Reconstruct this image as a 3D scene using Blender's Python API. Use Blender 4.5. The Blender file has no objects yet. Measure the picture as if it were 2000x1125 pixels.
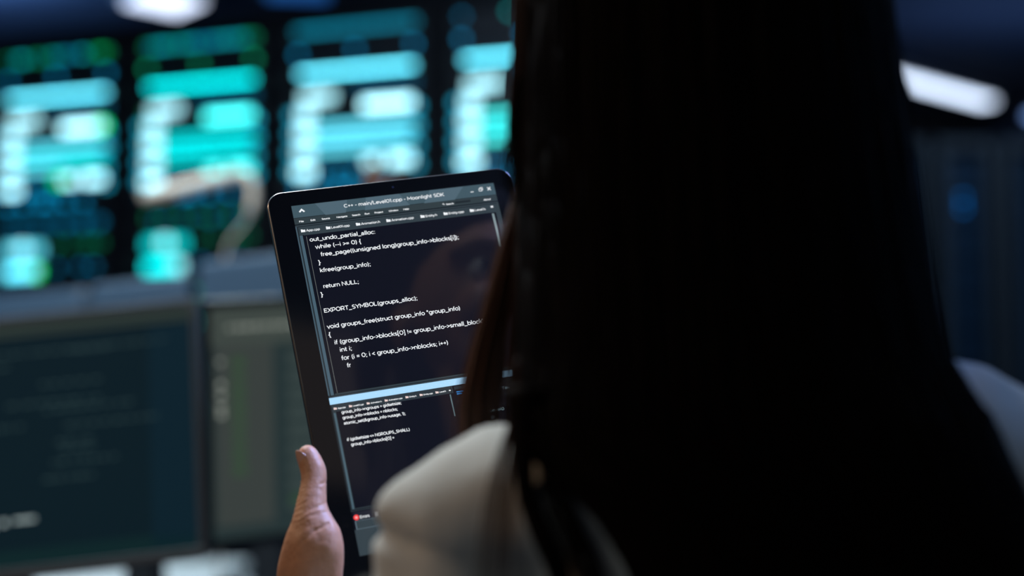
import bpy, bmesh, math, random
from mathutils import Vector, Matrix, noise
random.seed(7)
C = bpy.context.scene.collection
PI = math.pi

# ------------------------------------------------------------ camera, world, exposure
F = 2778.0; CAMZ = 1.15; TH = math.atan2(238.0, F)
RIGHT = Vector((1, 0, 0)); FWD = Vector((0, math.cos(TH), math.sin(TH))); DOWN = Vector((0, math.sin(TH), -math.cos(TH)))
CAM = Vector((0, 0, CAMZ))
cd = bpy.data.cameras.new('camera'); cam = bpy.data.objects.new('camera', cd); C.objects.link(cam)
cam.location = CAM; cam.rotation_euler = (PI/2 + TH, 0, 0)
cd.sensor_width = 36; cd.lens = 50; cd.clip_start = 0.02; cd.clip_end = 100
cd.dof.use_dof = True; cd.dof.focus_distance = 0.935; cd.dof.aperture_fstop = 2.15
bpy.context.scene.camera = cam
sc = bpy.context.scene
sc.view_settings.view_transform = 'Standard'; sc.view_settings.look = 'None'
sc.view_settings.gamma = 1; sc.view_settings.exposure = 0; sc.view_settings.use_curve_mapping = False
sc.cycles.use_denoising = True; sc.cycles.max_bounces = 6; sc.cycles.sample_clamp_indirect = 3
w = bpy.data.worlds.new('room_air'); sc.world = w; w.use_nodes = True
w.node_tree.nodes['Background'].inputs[0].default_value = (0.03, 0.07, 0.14, 1)
w.node_tree.nodes['Background'].inputs[1].default_value = 0.02

def P(x, y, d):                                   # a measured image point at a depth (metres) as a world point
    return CAM + FWD*d + RIGHT*((x-1000)*d/F) + DOWN*((y-562.5)*d/F)
def cam2w(v): return RIGHT*v[0] + DOWN*v[1] + FWD*v[2]
def pose(Rm, t):                                  # columns of Rm: across, down, away (camera axes) -> matrix with x across, y up, z to the viewer
    a = cam2w([Rm[i][0] for i in range(3)]); d = cam2w([Rm[i][1] for i in range(3)]); n = cam2w([Rm[i][2] for i in range(3)])
    o = CAM + cam2w(t)
    M = Matrix.Identity(4)
    for i in range(3):
        M[i][0] = a[i]; M[i][1] = -d[i]; M[i][2] = -n[i]; M[i][3] = o[i]
    return M

# ------------------------------------------------------------ materials
def lin(r, g, b):
    f = lambda c: ((c/255+0.055)/1.055)**2.4 if c/255 > 0.04045 else c/255/12.92
    return (f(r), f(g), f(b), 1)
MATS = {}
def mat(name, col=(.5, .5, .5, 1), rough=.5, metal=0, emit=None, strength=1, spec=.5, bump=0, bscale=50, var=0, sss=0, coat=0):
    if name in MATS: return MATS[name]
    m = bpy.data.materials.new(name); m.use_nodes = True; nt = m.node_tree
    b = nt.nodes['Principled BSDF']
    b.inputs['Base Color'].default_value = col; b.inputs['Roughness'].default_value = rough
    b.inputs['Metallic'].default_value = metal; b.inputs['Specular IOR Level'].default_value = spec
    if coat: b.inputs['Coat Weight'].default_value = coat; b.inputs['Coat Roughness'].default_value = .08
    if emit is not None:
        b.inputs['Emission Color'].default_value = emit; b.inputs['Emission Strength'].default_value = strength
    if sss:
        b.inputs['Subsurface Weight'].default_value = sss; b.inputs['Subsurface Radius'].default_value = (1, .35, .2); b.inputs['Subsurface Scale'].default_value = .006
    if bump or var:
        tc = nt.nodes.new('ShaderNodeTexCoord'); nz = nt.nodes.new('ShaderNodeTexNoise')
        nz.inputs['Scale'].default_value = bscale; nz.inputs['Detail'].default_value = 6
        nt.links.new(tc.outputs['Object'], nz.inputs['Vector'])
        if bump:
            bp = nt.nodes.new('ShaderNodeBump'); bp.inputs['Strength'].default_value = bump; bp.inputs['Distance'].default_value = .002
            nt.links.new(nz.outputs['Fac'], bp.inputs['Height']); nt.links.new(bp.outputs['Normal'], b.inputs['Normal'])
        if var:
            mx = nt.nodes.new('ShaderNodeMix'); mx.data_type = 'RGBA'
            mx.inputs[6].default_value = [c*(1-var) for c in col[:3]] + [1]; mx.inputs[7].default_value = [min(1, c*(1+var)) for c in col[:3]] + [1]
            nt.links.new(nz.outputs['Fac'], mx.inputs[0]); nt.links.new(mx.outputs[2], b.inputs['Base Color'])
    MATS[name] = m
    return m
def glow(name, rgb, s=1.0, rough=.12, gloss=.5):    # a lit piece of a display under glass
    return mat(name, (0.004, 0.004, 0.005, 1), rough, emit=lin(*rgb), strength=s, spec=gloss)

# ------------------------------------------------------------ object helpers
def link(name, me, m=None, parent=None, smooth=False):
    me.name = name
    if m is not None:
        me.materials.clear(); me.materials.append(m)
    if smooth: me.polygons.foreach_set('use_smooth', [True]*len(me.polygons))
    o = bpy.data.objects.new(name, me); C.objects.link(o)
    if parent: o.parent = parent
    return o
def obj(name, bm, m, parent=None, smooth=False, bevel=0, seg=2):
    me = bpy.data.meshes.new(name); bm.normal_update(); bm.to_mesh(me); bm.free()
    o = link(name, me, m, parent, smooth)
    if bevel:
        b = o.modifiers.new('b', 'BEVEL'); b.width = bevel; b.segments = seg; b.limit_method = 'ANGLE'
    return o
def tag(o, label=None, cat=None, group=None, kind=None):
    if label: o['label'] = label
    if cat: o['category'] = cat
    if group: o['group'] = group
    if kind: o['kind'] = kind
    return o
def empty(name, label, cat, M=None, group=None):
    o = bpy.data.objects.new(name, None); C.objects.link(o); o.empty_display_size = .05
    if M is not None: o.matrix_world = M if isinstance(M, Matrix) else Matrix.Translation(Vector(M))
    return tag(o, label, cat, group)
def box(bm, x0, x1, y0, y1, z0, z1, M=None):
    vs = [bm.verts.new(Vector((x, y, z)) if M is None else M @ Vector((x, y, z))) for x in (x0, x1) for y in (y0, y1) for z in (z0, z1)]
    for f in ((0, 1, 3, 2), (4, 6, 7, 5), (0, 4, 5, 1), (2, 3, 7, 6), (0, 2, 6, 4), (1, 5, 7, 3)): bm.faces.new([vs[i] for i in f])
    return bm
def BX(*a, M=None): return box(bmesh.new(), *a, M=M)
def rects(rs, h):                                  # flat display graphics: (u0, v0, u1, v1), v downwards
    bm = bmesh.new()
    for u0, v0, u1, v1 in rs:
        bm.faces.new([bm.verts.new((x, -y, h)) for x, y in ((u0, v1), (u1, v1), (u1, v0), (u0, v0))])
    return bm
def frame_rects(u0, v0, u1, v1, t): return [(u0, v0, u1, v0+t), (u0, v1-t, u1, v1), (u0, v0, u0+t, v1), (u1-t, v0, u1, v1)]
def rrect(w, h, r, n=10):
    pts = []
    for cx, cy, a in ((w-r, h-r, 0), (r, h-r, 90), (r, r, 180), (w-r, r, 270)):
        for i in range(n+1):
            t = math.radians(a + 90*i/n); pts.append((cx+r*math.cos(t), cy+r*math.sin(t)))
    return pts
def prism(pts, z0, z1):
    bm = bmesh.new()
    a = [bm.verts.new((x, y, z0)) for x, y in pts]; b = [bm.verts.new((x, y, z1)) for x, y in pts]
    n = len(pts); bm.faces.new(list(reversed(a))); bm.faces.new(b)
    for i in range(n): bm.faces.new([a[i], a[(i+1) % n], b[(i+1) % n], b[i]])
    return bm
def frame_at(d):
    d = d.normalized(); u = Vector((0, 0, 1)) if abs(d.z) < .9 else Vector((1, 0, 0))
    a = d.cross(u).normalized(); return a, d.cross(a)
def tube(bm, pts, rs, n=12, flat=1.0):
    pts = [Vector(p) for p in pts]; rs = rs if hasattr(rs, '__len__') else [rs]*len(pts)
    rings = []; a = None
    for i, p in enumerate(pts):
        d = (pts[min(i+1, len(pts)-1)] - pts[max(i-1, 0)]).normalized()
        if a is None: a, b = frame_at(d)
        else:
            a = (a - d*a.dot(d)).normalized(); b = d.cross(a)
        rings.append([bm.verts.new(p + (a*math.cos(2*PI*k/n) + b*math.sin(2*PI*k/n)*flat)*rs[i]) for k in range(n)])
    for i in range(len(rings)-1):
        for k in range(n): bm.faces.new([rings[i][k], rings[i][(k+1) % n], rings[i+1][(k+1) % n], rings[i+1][k]])
    bm.faces.new(list(reversed(rings[0]))); bm.faces.new(rings[-1])
    return bm
def spline(pts, n):                                # Catmull-Rom through tuples of any length
    out = []; m = len(pts)
    for s in range(n+1):
        t = s/n*(m-1); i = min(int(t), m-2); f = t-i
        p = [pts[max(0, min(m-1, i+k))] for k in (-1, 0, 1, 2)]
        out.append(tuple(.5*((2*b) + (c-a)*f + (2*a-5*b+4*c-d)*f*f + (3*b-a-3*c+d)*f**3) for a, b, c, d in zip(*p)))
    return out
def ball(bm, p, r, sx=1, sy=1, sz=1, R=None, seg=16):
    M = Matrix.Translation(Vector(p)) @ (R or Matrix.Identity(4)) @ Matrix.Diagonal((sx, sy, sz, 1))
    bmesh.ops.create_uvsphere(bm, u_segments=seg, v_segments=seg//2+2, radius=r, matrix=M)
    return bm
def chain(bm, nodes, n=14):                        # nodes (x,y,z,r): overlapping rounded tapered links
    nodes = [tuple(q) for q in nodes]
    for q in nodes: ball(bm, q[:3], q[3], seg=14)
    for a, b in zip(nodes, nodes[1:]): tube(bm, [a[:3], b[:3]], [a[3], b[3]], n)
def remesh(bm, voxel, smooth=6, fac=.5):
    me = bpy.data.meshes.new('tmp'); bm.to_mesh(me); bm.free()
    o = bpy.data.objects.new('tmp', me); C.objects.link(o)
    r = o.modifiers.new('r', 'REMESH'); r.mode = 'VOXEL'; r.voxel_size = voxel
    if smooth: s = o.modifiers.new('s', 'SMOOTH'); s.iterations = smooth; s.factor = fac
    dg = bpy.context.evaluated_depsgraph_get(); out = bpy.data.meshes.new_from_object(o.evaluated_get(dg))
    bpy.data.objects.remove(o); bpy.data.meshes.remove(me)
    return out

# ------------------------------------------------------------ lettering: a small stroke alphabet drawn as flat ribbons
def A(cx, cy, rx, ry, a0, a1):
    n = max(3, int(abs(a1-a0)/20)); return [(cx+rx*math.cos(math.radians(a0+(a1-a0)*i/n)), cy+ry*math.sin(math.radians(a0+(a1-a0)*i/n))) for i in range(n+1)]
def O(cx, cy, rx, ry): return A(cx, cy, rx, ry, 0, 360)
x_, c_, a_ = .50, .70, .74
GL = {
 ' ': (.27, []), 'o': (.58, [O(.29, .25, .225, .225)]),
 'a': (.53, [A(.25, .31, .17, .16, 150, 0)+[(.42, 0)], [(.42, .29), (.24, .29)]+A(.22, .165, .145, .125, 90, 270)+[(.28, .04), (.42, .13)]]),
 'b': (.60, [[(.09, 0), (.09, a_)], O(.32, .25, .22, .225)]), 'd': (.60, [[(.51, 0), (.51, a_)], O(.28, .25, .22, .225)]),
 'p': (.60, [[(.09, -.19), (.09, x_)], O(.32, .25, .22, .225)]), 'q': (.60, [[(.51, -.19), (.51, x_)], O(.28, .25, .22, .225)]),
 'g': (.60, [[(.51, x_), (.51, .02)]+A(.30, .0, .21, .17, 0, -150), O(.28, .26, .22, .215)]),
 'c': (.50, [A(.28, .25, .22, .225, 45, 315)]), 'e': (.55, [[(.06, .25), (.49, .25)]+A(.28, .25, .215, .225, 0, 315)]),
 'f': (.32, [[(.14, 0), (.14, .55)]+A(.27, .56, .13, .14, 180, 80), [(.02, .44), (.29, .44)]]),
 't': (.34, [[(.14, .65), (.14, .14)]+A(.25, .14, .11, .10, 180, 290), [(.02, .46), (.30, .46)]]),
 'h': (.57, [[(.09, 0), (.09, a_)], [(.09, .26)]+A(.285, .27, .195, .20, 180, 0)+[(.48, 0)]]),
 'n': (.57, [[(.09, 0), (.09, x_)], [(.09, .26)]+A(.285, .27, .195, .20, 180, 0)+[(.48, 0)]]),
 'm': (.87, [[(.09, 0), (.09, x_)], A(.265, .29, .175, .18, 180, 0)+[(.44, 0)], A(.615, .29, .175, .18, 180, 0)+[(.79, 0)]]),
 'u': (.57, [[(.09, x_), (.09, .23)]+A(.285, .23, .195, .20, 180, 360)+[(.48, .23)], [(.48, x_), (.48, 0)]]),
 'r': (.34, [[(.09, 0), (.09, x_)], [(.09, .25)]+A(.30, .26, .21, .21, 180, 90)]),
 'i': (.22, [[(.11, 0), (.11, .49)], [(.11, .63), (.11, .71)]]), 'j': (.22, [[(.11, .49), (.11, -.1), (.02, -.17)], [(.11, .63), (.11, .71)]]),
 'l': (.22, [[(.11, 0), (.11, a_)]]), 'k': (.51, [[(.09, 0), (.09, a_)], [(.44, x_), (.09, .16)], [(.22, .29), (.47, 0)]]),
 's': (.46, [A(.23, .36, .16, .115, 35, 200)+[(.16, .27), (.31, .22)]+A(.24, .15, .16, .115, 30, -150)]),
 'v': (.50, [[(.03, x_), (.25, .02), (.47, x_)]]), 'w': (.78, [[(.03, x_), (.21, .02), (.39, .47), (.57, .02), (.75, x_)]]),
 'x': (.48, [[(.03, x_), (.45, 0)], [(.45, x_), (.03, 0)]]), 'y': (.50, [[(.03, x_), (.26, .02)], [(.47, x_), (.22, -.12), (.14, -.17), (.04, -.16)]]),
 'z': (.45, [[(.04, .46), (.40, .46), (.05, .04), (.42, .04)]]), '_': (.50, [[(.0, -.08), (.50, -.08)]]),
 'A': (.70, [[(.03, 0), (.35, c_), (.67, 0)], [(.15, .20), (.55, .20)]]), 'B': (.66, [[(.09, .04), (.09, .66), (.36, .66)]+A(.36, .51, .16, .15, 90, -90)+[(.09, .36)], [(.36, .36)]+A(.38, .20, .18, .16, 90, -90)+[(.09, .04)]]),
 'C': (.69, [A(.39, .35, .32, .32, 45, 315)]), 'D': (.72, [[(.09, .04), (.09, .66), (.34, .66)]+A(.34, .35, .32, .31, 90, -90)+[(.09, .04)]]),
 'E': (.60, [[(.53, .66), (.09, .66), (.09, .04), (.54, .04)], [(.09, .36), (.48, .36)]]), 'F': (.58, [[(.53, .66), (.09, .66), (.09, 0)], [(.09, .34), (.48, .34)]]),
 'G': (.74, [A(.39, .35, .32, .32, 45, 350)+[(.68, .33), (.43, .33)]]), 'H': (.70, [[(.09, 0), (.09, c_)], [(.61, 0), (.61, c_)], [(.09, .35), (.61, .35)]]),
 'K': (.65, [[(.09, 0), (.09, c_)], [(.58, c_), (.09, .22)], [(.26, .38), (.61, 0)]]), 'L': (.55, [[(.09, c_), (.09, .04), (.51, .04)]]),
 'M': (.83, [[(.09, 0), (.09, .66), (.415, .2), (.74, .66), (.74, 0)]]), 'N': (.74, [[(.09, 0), (.09, .66), (.65, .04), (.65, c_)]]),
 'O': (.78, [O(.39, .35, .32, .32)]), 'P': (.64, [[(.09, 0), (.09, .66), (.35, .66)]+A(.35, .45, .20, .21, 90, -90)+[(.09, .24)]]),
 'R': (.66, [[(.09, 0), (.09, .66), (.35, .66)]+A(.35, .46, .20, .20, 90, -90)+[(.09, .26)], [(.35, .26), (.57, 0)]]),
 'S': (.61, [A(.31, .51, .20, .155, 35, 210)+[(.22, .38), (.40, .33)]+A(.31, .19, .22, .155, 45, -145)]),
 'T': (.60, [[(.03, .66), (.57, .66)], [(.30, .66), (.30, 0)]]), 'U': (.71, [[(.09, c_), (.09, .28)]+A(.355, .28, .265, .25, 180, 360)+[(.62, c_)]]),
 'V': (.68, [[(.03, c_), (.34, .02), (.65, c_)]]), 'W': (1.0, [[(.03, c_), (.27, .02), (.5, .66), (.73, .02), (.97, c_)]]),
 'X': (.64, [[(.04, c_), (.6, 0)], [(.6, c_), (.04, 0)]]), 'Y': (.64, [[(.03, c_), (.32, .3), (.61, c_)], [(.32, .3), (.32, 0)]]),
 '0': (.65, [O(.325, .35, .255, .32)]), '1': (.36, [[(.03, .64), (.22, .66), (.22, 0)]]), '+': (.50, [[(.05, .31), (.45, .31)], [(.25, .51), (.25, .11)]]),
 '-': (.36, [[(.04, .27), (.32, .27)]]), '=': (.50, [[(.05, .40), (.45, .40)], [(.05, .20), (.45, .20)]]), '>': (.50, [[(.06, .52), (.44, .30), (.06, .08)]]),
 '<': (.50, [[(.44, .52), (.06, .30), (.44, .08)]]), '(': (.30, [A(.38, .29, .26, .46, 120, 240)]), ')': (.30, [A(-.08, .29, .26, .46, 60, -60)]),
 '[': (.30, [[(.26, .74), (.10, .74), (.10, -.14), (.26, -.14)]]), ']': (.30, [[(.04, .74), (.20, .74), (.20, -.14), (.04, -.14)]]),
 '{': (.33, [[(.29, .74), (.18, .72), (.16, .62), (.16, .40), (.05, .30), (.16, .20), (.16, -.02), (.18, -.12), (.29, -.14)]]),
 '}': (.33, [[(.04, .74), (.15, .72), (.17, .62), (.17, .40), (.28, .30), (.17, .20), (.17, -.02), (.15, -.12), (.04, -.14)]]),
 '.': (.22, [[(.11, .0), (.11, .09)]]), ',': (.22, [[(.12, .08), (.12, 0), (.07, -.12)]]), ':': (.22, [[(.11, 0), (.11, .09)], [(.11, .38), (.11, .47)]]),
 ';': (.22, [[(.12, .08), (.12, 0), (.07, -.12)], [(.12, .38), (.12, .47)]]), '!': (.24, [[(.12, 0), (.12, .09)], [(.12, .22), (.12, .7)]]),
 '*': (.36, [[(.18, .74), (.18, .46)], [(.06, .67), (.30, .53)], [(.30, .67), (.06, .53)]]), '/': (.38, [[(.02, -.1), (.36, .78)]]),
 '&': (.68, [[(.62, .02), (.20, .46)]+A(.30, .54, .13, .13, 210, -60)+[(.16, .32)]+A(.27, .19, .19, .16, 130, 310)+[(.56, .34)]]),
}
def ribbon(bm, pts, sw, f, h):
    n = len(pts)
    if n < 2: return
    closed = (Vector(pts[0])-Vector(pts[-1])).length < 1e-4
    L = []; Rr = []
    for i in range(n):
        p = Vector(pts[i])
        a = Vector(pts[i-1]) if i else (Vector(pts[-2]) if closed else None)
        b = Vector(pts[i+1]) if i < n-1 else (Vector(pts[1]) if closed else None)
        d1 = (p-a).normalized() if a is not None else None; d2 = (b-p).normalized() if b is not None else None
        if d1 is None: d1 = d2
        if d2 is None: d2 = d1
        t = d1+d2
        t = t.normalized() if t.length > 1e-3 else d1
        nn = Vector((-t.y, t.x)); k = 1/max(.45, nn.dot(Vector((-d1.y, d1.x))))
        L.append(bm.verts.new(f(p+nn*sw/2*k, h))); Rr.append(bm.verts.new(f(p-nn*sw/2*k, h)))
    for i in range(n-1): bm.faces.new([Rr[i], Rr[i+1], L[i+1], L[i]])
def text(bm, s, u0, u1, v, em, h, sw=.095):         # writes s from u0 to u1 with its baseline at v (v downwards)
    adv = sum(GL[c][0] for c in s); kx = (u1-u0)/adv; x = 0
    for c in s:
        for st in GL[c][1]:
            ribbon(bm, st, sw, lambda p, hh, x=x: (u0+(p.x+x)*kx, -v+p.y*em, hh), h)
        x += GL[c][0]
    return bm

# ------------------------------------------------------------ room shell
wallm = mat('painted_wall', (0.05, 0.07, 0.10, 1), .7, bump=.2, bscale=20, var=.15)
ceilm = mat('ceiling_paint', (0.07, 0.10, 0.16, 1), .8, bump=.2, bscale=10, var=.2)
floorm = mat('floor_vinyl', (0.04, 0.045, 0.055, 1), .35, bump=.1, bscale=30, var=.2)
X0, X1, Y0, Y1, H = -5.0, 5.0, -2.6, 11.0, 3.1
for n, a, m in (('floor', (X0, X1, Y0, Y1, -.1, 0), floorm), ('ceiling', (X0, X1, Y0, Y1, H, H+.1), ceilm), ('wall_left', (X0-.1, X0, Y0, Y1, 0, H), wallm),
                ('wall_right', (X1, X1+.1, Y0, Y1, 0, H), wallm), ('wall_back', (X0, X1, Y1, Y1+.1, 0, H), wallm), ('wall_rear', (X0, X1, Y0-.1, Y0, 0, H), wallm)):
    tag(obj(n, BX(*a), m), kind='structure')
darkm = mat('duct_metal', (0.012, 0.016, 0.024, 1), .5, .3)
tag(obj('trim_1', BX(X0, X1, 5.2, 5.5, H-.28, H), darkm), kind='structure')
tag(obj('trim_2', BX(X0, X1, 9.3, 9.7, H-.28, H), darkm), kind='structure')

def on_ceiling(px, py):
    r = cam2w(((px-1000)/F, (py-562.5)/F, 1)); k = (H-.06-CAMZ)/r.z; return CAM + r*k
def ceiling_light(c, ang, L, W, label, s, col=(215, 228, 255), group=None):
    t = empty('ceiling_light', label, 'light', Matrix.Translation(c) @ Matrix.Rotation(ang, 4, 'Z'), group)
    h = H - c.z
    obj('housing', BX(-L/2-.03, L/2+.03, -W/2-.03, W/2+.03, .004, h), mat('white_metal', (.5, .52, .55, 1), .4), t, bevel=.004)
    obj('diffuser', BX(-L/2, L/2, -W/2, W/2, -.012, .004), mat('diffuser_%d_%d' % (s*10, col[0]), (.8, .8, .8, 1), .5, emit=lin(*col), strength=s), t, bevel=.004)
    return t
a = on_ceiling(1730, 146); b = on_ceiling(1930, 200)
ceiling_light(Vector((1.15, -1.9, H-.06)), 0, 1.3, .8, 'added, unseen wide soft ceiling light above and behind the camera position', .22, (255, 226, 205))  # added out-of-view panel for a soft reflection in the tablet glass
ceiling_light((a+b)/2, math.atan2(b.y-a.y, b.x-a.x), (b-a).length, .10, 'long white strip light on the ceiling right of the long-haired person', 3.4, (200, 216, 240))
d = (b-a).normalized()
e = b + d*1.09
ceiling_light(e, math.atan2(d.y, d.x), 1.1, .08, 'bluish white strip light cut off by the right edge of the photo', 2.5, (120, 160, 230))
a = on_ceiling(268, -8); b = on_ceiling(372, 14)
ceiling_light((a+b)/2, math.atan2(b.y-a.y, b.x-a.x), (b-a).length, .26, 'broad white ceiling light above the second server cabinet', 2.2)
a = on_ceiling(520, -24); b = on_ceiling(640, -20)
ceiling_light((a+b)/2, math.atan2(b.y-a.y, b.x-a.x), (b-a).length, .25, 'blue-tinted ceiling light at the top edge above the third server cabinet', .45, (40, 120, 220))
# unseen area lamps outside the frame, placed to light person, desks and cabinets
def area(name, loc, rot, size, power, col, sy=None):
    l = bpy.data.lights.new(name, 'AREA'); l.size = size; l.energy = power; l.color = col
    if sy: l.shape = 'RECTANGLE'; l.size_y = sy
    o = bpy.data.objects.new(name, l); C.objects.link(o); o.location = loc; o.rotation_euler = rot; return o
area('desk_row_light', (-.62, 1.45, H-.03), (math.radians(-12), 0, 0), .5, 46, (.90, .98, 1.0), 1.0)
area('blue_side_light', (2.6, 1.0, 2.4), (0, math.radians(62), 0), .8, 13, (.20, .48, 1.0), 1.4)  # unseen lamp for the blue ambient from the right
area('warm_downlight', (-1.9, .45, 2.2), (0, math.radians(-52), 0), .25, 8, (1.0, .66, .42))
area('front_desk_fill', (-1.1, 1.75, 2.7), (math.radians(38), 0, 0), .5, 27, (.62, .82, 1.0), .4)  # added fill that brightens the cream lamp bar and monitor backs
for q, s, pw in (((-.9, 3.4), 1.2, 3), ((2.0, 5.2), 1.4, 32), ((-3.5, 5.8), 1.4, 16)):
    area('aisle_light', (q[0], q[1], H-.05), (0, 0, 0), s, pw, (.45, .68, 1.0))
area('blue_hand_fill', (.6, .95, 2.8), (0, math.radians(18), 0), .3, 3, (.30, .42, 1.0))  # added fill for the cool tint on the left hand
area('blue_spot_fill', (.40, 1.02, 1.85), (math.radians(-11), math.radians(34), 0), .12, 1.3, (.33, .45, 1.0)).data.spread = math.radians(42)  # added narrow fill tinting the hand's right side blue; nothing hangs here
area('rear_fill_light', (-1.3, -1.3, 2.6), (math.radians(52), 0, math.radians(-32)), .8, 4, (.95, .98, .95))
area('ceiling_fill', (-2.9, 6.2, 2.72), (PI, 0, 0), 1.5, 15, (.25, .5, 1.0), .4)  # added upward fills that tint the dark ceiling blue
area('ceiling_fill', (2.6, 6.8, 2.5), (PI, 0, 0), 1.5, 2.5, (.3, .5, 1.0), .4)

# ------------------------------------------------------------ server cabinets
blk = mat('cabinet_black', (0.003, 0.004, 0.008, 1), .5, .1, spec=.2)
unitm = mat('unit_face', (0.012, 0.014, 0.02, 1), .4, .4)
EM = {}
def em(key, s):
    cols = {'b': (0.005, .36, .56), 't': (0.0, .64, .66), 'w': (.40, .84, .95), 'g': (0.0, .75, .12), 'n': (0, .25, .50), 'd': (0, .35, .16), 'l': (.11, .68, .86), 'm': (.06, .84, .82)}
    c = cols[key]
    return mat('led_%s_%d' % (key, round(s*100)), (0.01, 0.01, 0.01, 1), .4, emit=(*c, 1), strength=s)
WA = math.radians(19.6); PITCH = .633
WDIR = Vector((math.cos(WA), -math.sin(WA), 0)); WN = Vector((-math.sin(WA), -math.cos(WA), 0))
W0 = P(690, 300, 5.0); W0.z = 0
def zrow(y):                                       # height on cabinet three of a measured row
    r = cam2w(((690-1000)/F, (y-562.5)/F, 1)); k = (W0-CAM).dot(WN)/r.dot(WN); return (CAM+r*k).z
PX = .0018; HWD = .226
def seg(u0, u1, y, t, n, fill=.8):
    out = []
    for i in range(n):
        a = u0+(u1-u0)*(i+.5)/n; hw = (u1-u0)/n*fill/2; out.append((a-hw, a+hw, y, t))
    return out
def dots(us, y, d=7): return [(u-d*PX/2/(2*HWD), u+d*PX/2/(2*HWD), y, d) for u in us]
def lin_us(a, b, n): return [a+(b-a)*i/(n-1) for i in range(n)]
def cabinet(k, label, pal, fade=1.0):
    o0 = W0 + WDIR*(k*PITCH)
    M = Matrix.Identity(4)
    for i in range(3): M[i][0] = WDIR[i]; M[i][1] = -WN[i]; M[i][2] = (0, 0, 1)[i]; M[i][3] = o0[i]
    t = empty('server_cabinet', label, 'server cabinet', M, 'server cabinets standing in a row along the back of the room')
    HT = zrow(4)
    hw = PITCH/2-.004
    fr = bmesh.new()
    box(fr, -hw, -hw+.035, -.012, .9, 0, HT); box(fr, hw-.035, hw, -.012, .9, 0, HT)
    box(fr, -hw+.035, hw-.035, -.012, .9, HT-.05, HT); box(fr, -hw+.035, hw-.035, -.012, .9, 0, .08); box(fr, -hw+.035, hw-.035, .86, .9, .08, HT-.05)
    obj('frame', fr, blk, t, bevel=.003)
    n = 19; uh = (HT-.14)/n; units = []
    for i in range(n):
        z = .085+i*uh
        u = obj('server_unit', BX(-hw+.037, hw-.037, .012, .80, z, z+uh-.006), unitm, t)
        for s in (-1, 1): obj('handle', BX(s*.262-.006, s*.262+.006, -.008, .012, z+.02, z+uh-.026), mat('handle_metal', (.05, .055, .06, 1), .35, .8), u, bevel=.002)
        units.append((z, u))
    PT = {-2: 'd.tt.dd.tdnb.bt.dg', -1: 'dbttbdtbtnnbtbtbtdd', 0: 'b', 1: 'n......t...........', 2: 'b'}[k]
    rows = [
      ] + [('r', cc, 1.5, dots([u for n_, u in enumerate(lin_us(-.5, .5, 19)) if PT[n_ % len(PT)] == cc], 52, 7)) for cc in sorted(set(PT)-{'.'})] + [
      ('r', pal[1], 2.6, dots((-.5, 0, .5)[:(3 if k > -2 else 3)], 96, 8)),
      ('bar', pal[2], 4.4, seg(-.48, .50, 136, 6, 16, .94)),
      ('r', 'n', 1.2, dots(lin_us(.02, .5, 9), 168, 6)),
      ('blk', pal[3], 1.7, seg(-.46, -.18, 184, 18, 4)), ('blk', pal[4], 3.0, seg(.07, .49, 206, 16, 6)),
      ('blk', pal[3], 1.7, seg(-.48, -.37, 217, 24, 1, 1)), ('row', pal[5], 2.1, seg(-.36, .5, 246, 9, 14)),
      ('blk', pal[3], 1.7, seg(-.49, -.37, 252, 26, 1, 1)), ('row', pal[6], 2.0, seg(-.36, .5, 266, 8, 12)),
      ('row', pal[5], 2.1, seg(-.36, .1, 287, 9, 7)), ('blk', pal[3], 1.7, seg(-.49, -.37, 291, 26, 1, 1)), ('row', pal[6], 2.4, seg(.02, .48, 287, 6, 9)),
      ('blk', pal[4], 2.4, seg(.10, .22, 316, 14, 2)), ('blk', pal[4], 2.6, seg(.30, .49, 316, 16, 3)),
      ('blk', pal[3], 2.6, seg(-.50, -.36, 330, 17, 1, 1)), ('r', 'n', 2.6, dots(lin_us(-.28, .02, 4), 338)),
      ('r', 'n', 3.0, dots((-.48, -.30, -.12, -.04, .12, .3), 362, 8)),
      ('r', pal[1], 1.3, dots(lin_us(-.45, .48, 7), 405, 7)), ('r', 'n', 1.3, dots((-.37, -.1, .12, .3, .44), 412, 7)), ('r', 'd', 1.0, dots((-.2, .05, .18, .34, .4, .48), 450, 7)),
      ('blk', pal[2], 1.5, seg(-.48, -.10, 459, 20, 5)), ('blk', pal[3], 2.3, seg(-.34, -.24, 457, 20, 1)),
      ('blk', pal[5], 2.6, seg(-.48, -.14, 506, 20, 3)), ('blk', pal[3], 1.6, seg(-.22, -.12, 505, 20, 1)),
      ('r', 'n', 1.6, dots((.05, .3, .42), 500, 7)), ('r', pal[1], 1.6, dots(lin_us(-.45, .45, 7), 560, 7)), ('row', pal[5], 1.0, seg(-.4, .3, 620, 6, 9)),
      ('r', 'n', 1.6, dots(lin_us(-.45, .45, 9), 720, 7)), ('row', pal[2], 1.2, seg(-.4, .1, 800, 6, 6)),
    ]
    rows += [('r', 'b', 2.6, dots((-.54, .53), y_, 10)) for y_ in (216, 252, 290, 328)]
    if k == -2: rows += [('blk', 'g', 2.8, seg(.42, .50, 206, 18, 1, 1)), ('blk', 'g', 1.6, seg(.0, .1, 316, 14, 1)), ('blk', 'g', 2.0, seg(-.18, -.12, 506, 22, 1))]
    if k == -1: rows += [('row', 'd', .5, seg(-.7+.2, -.49, 225, 90, 1))]
    names = {'r': 'indicator_dots', 'bar': 'light_bar', 'blk': 'status_panel', 'row': 'indicator_strip'}
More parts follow.
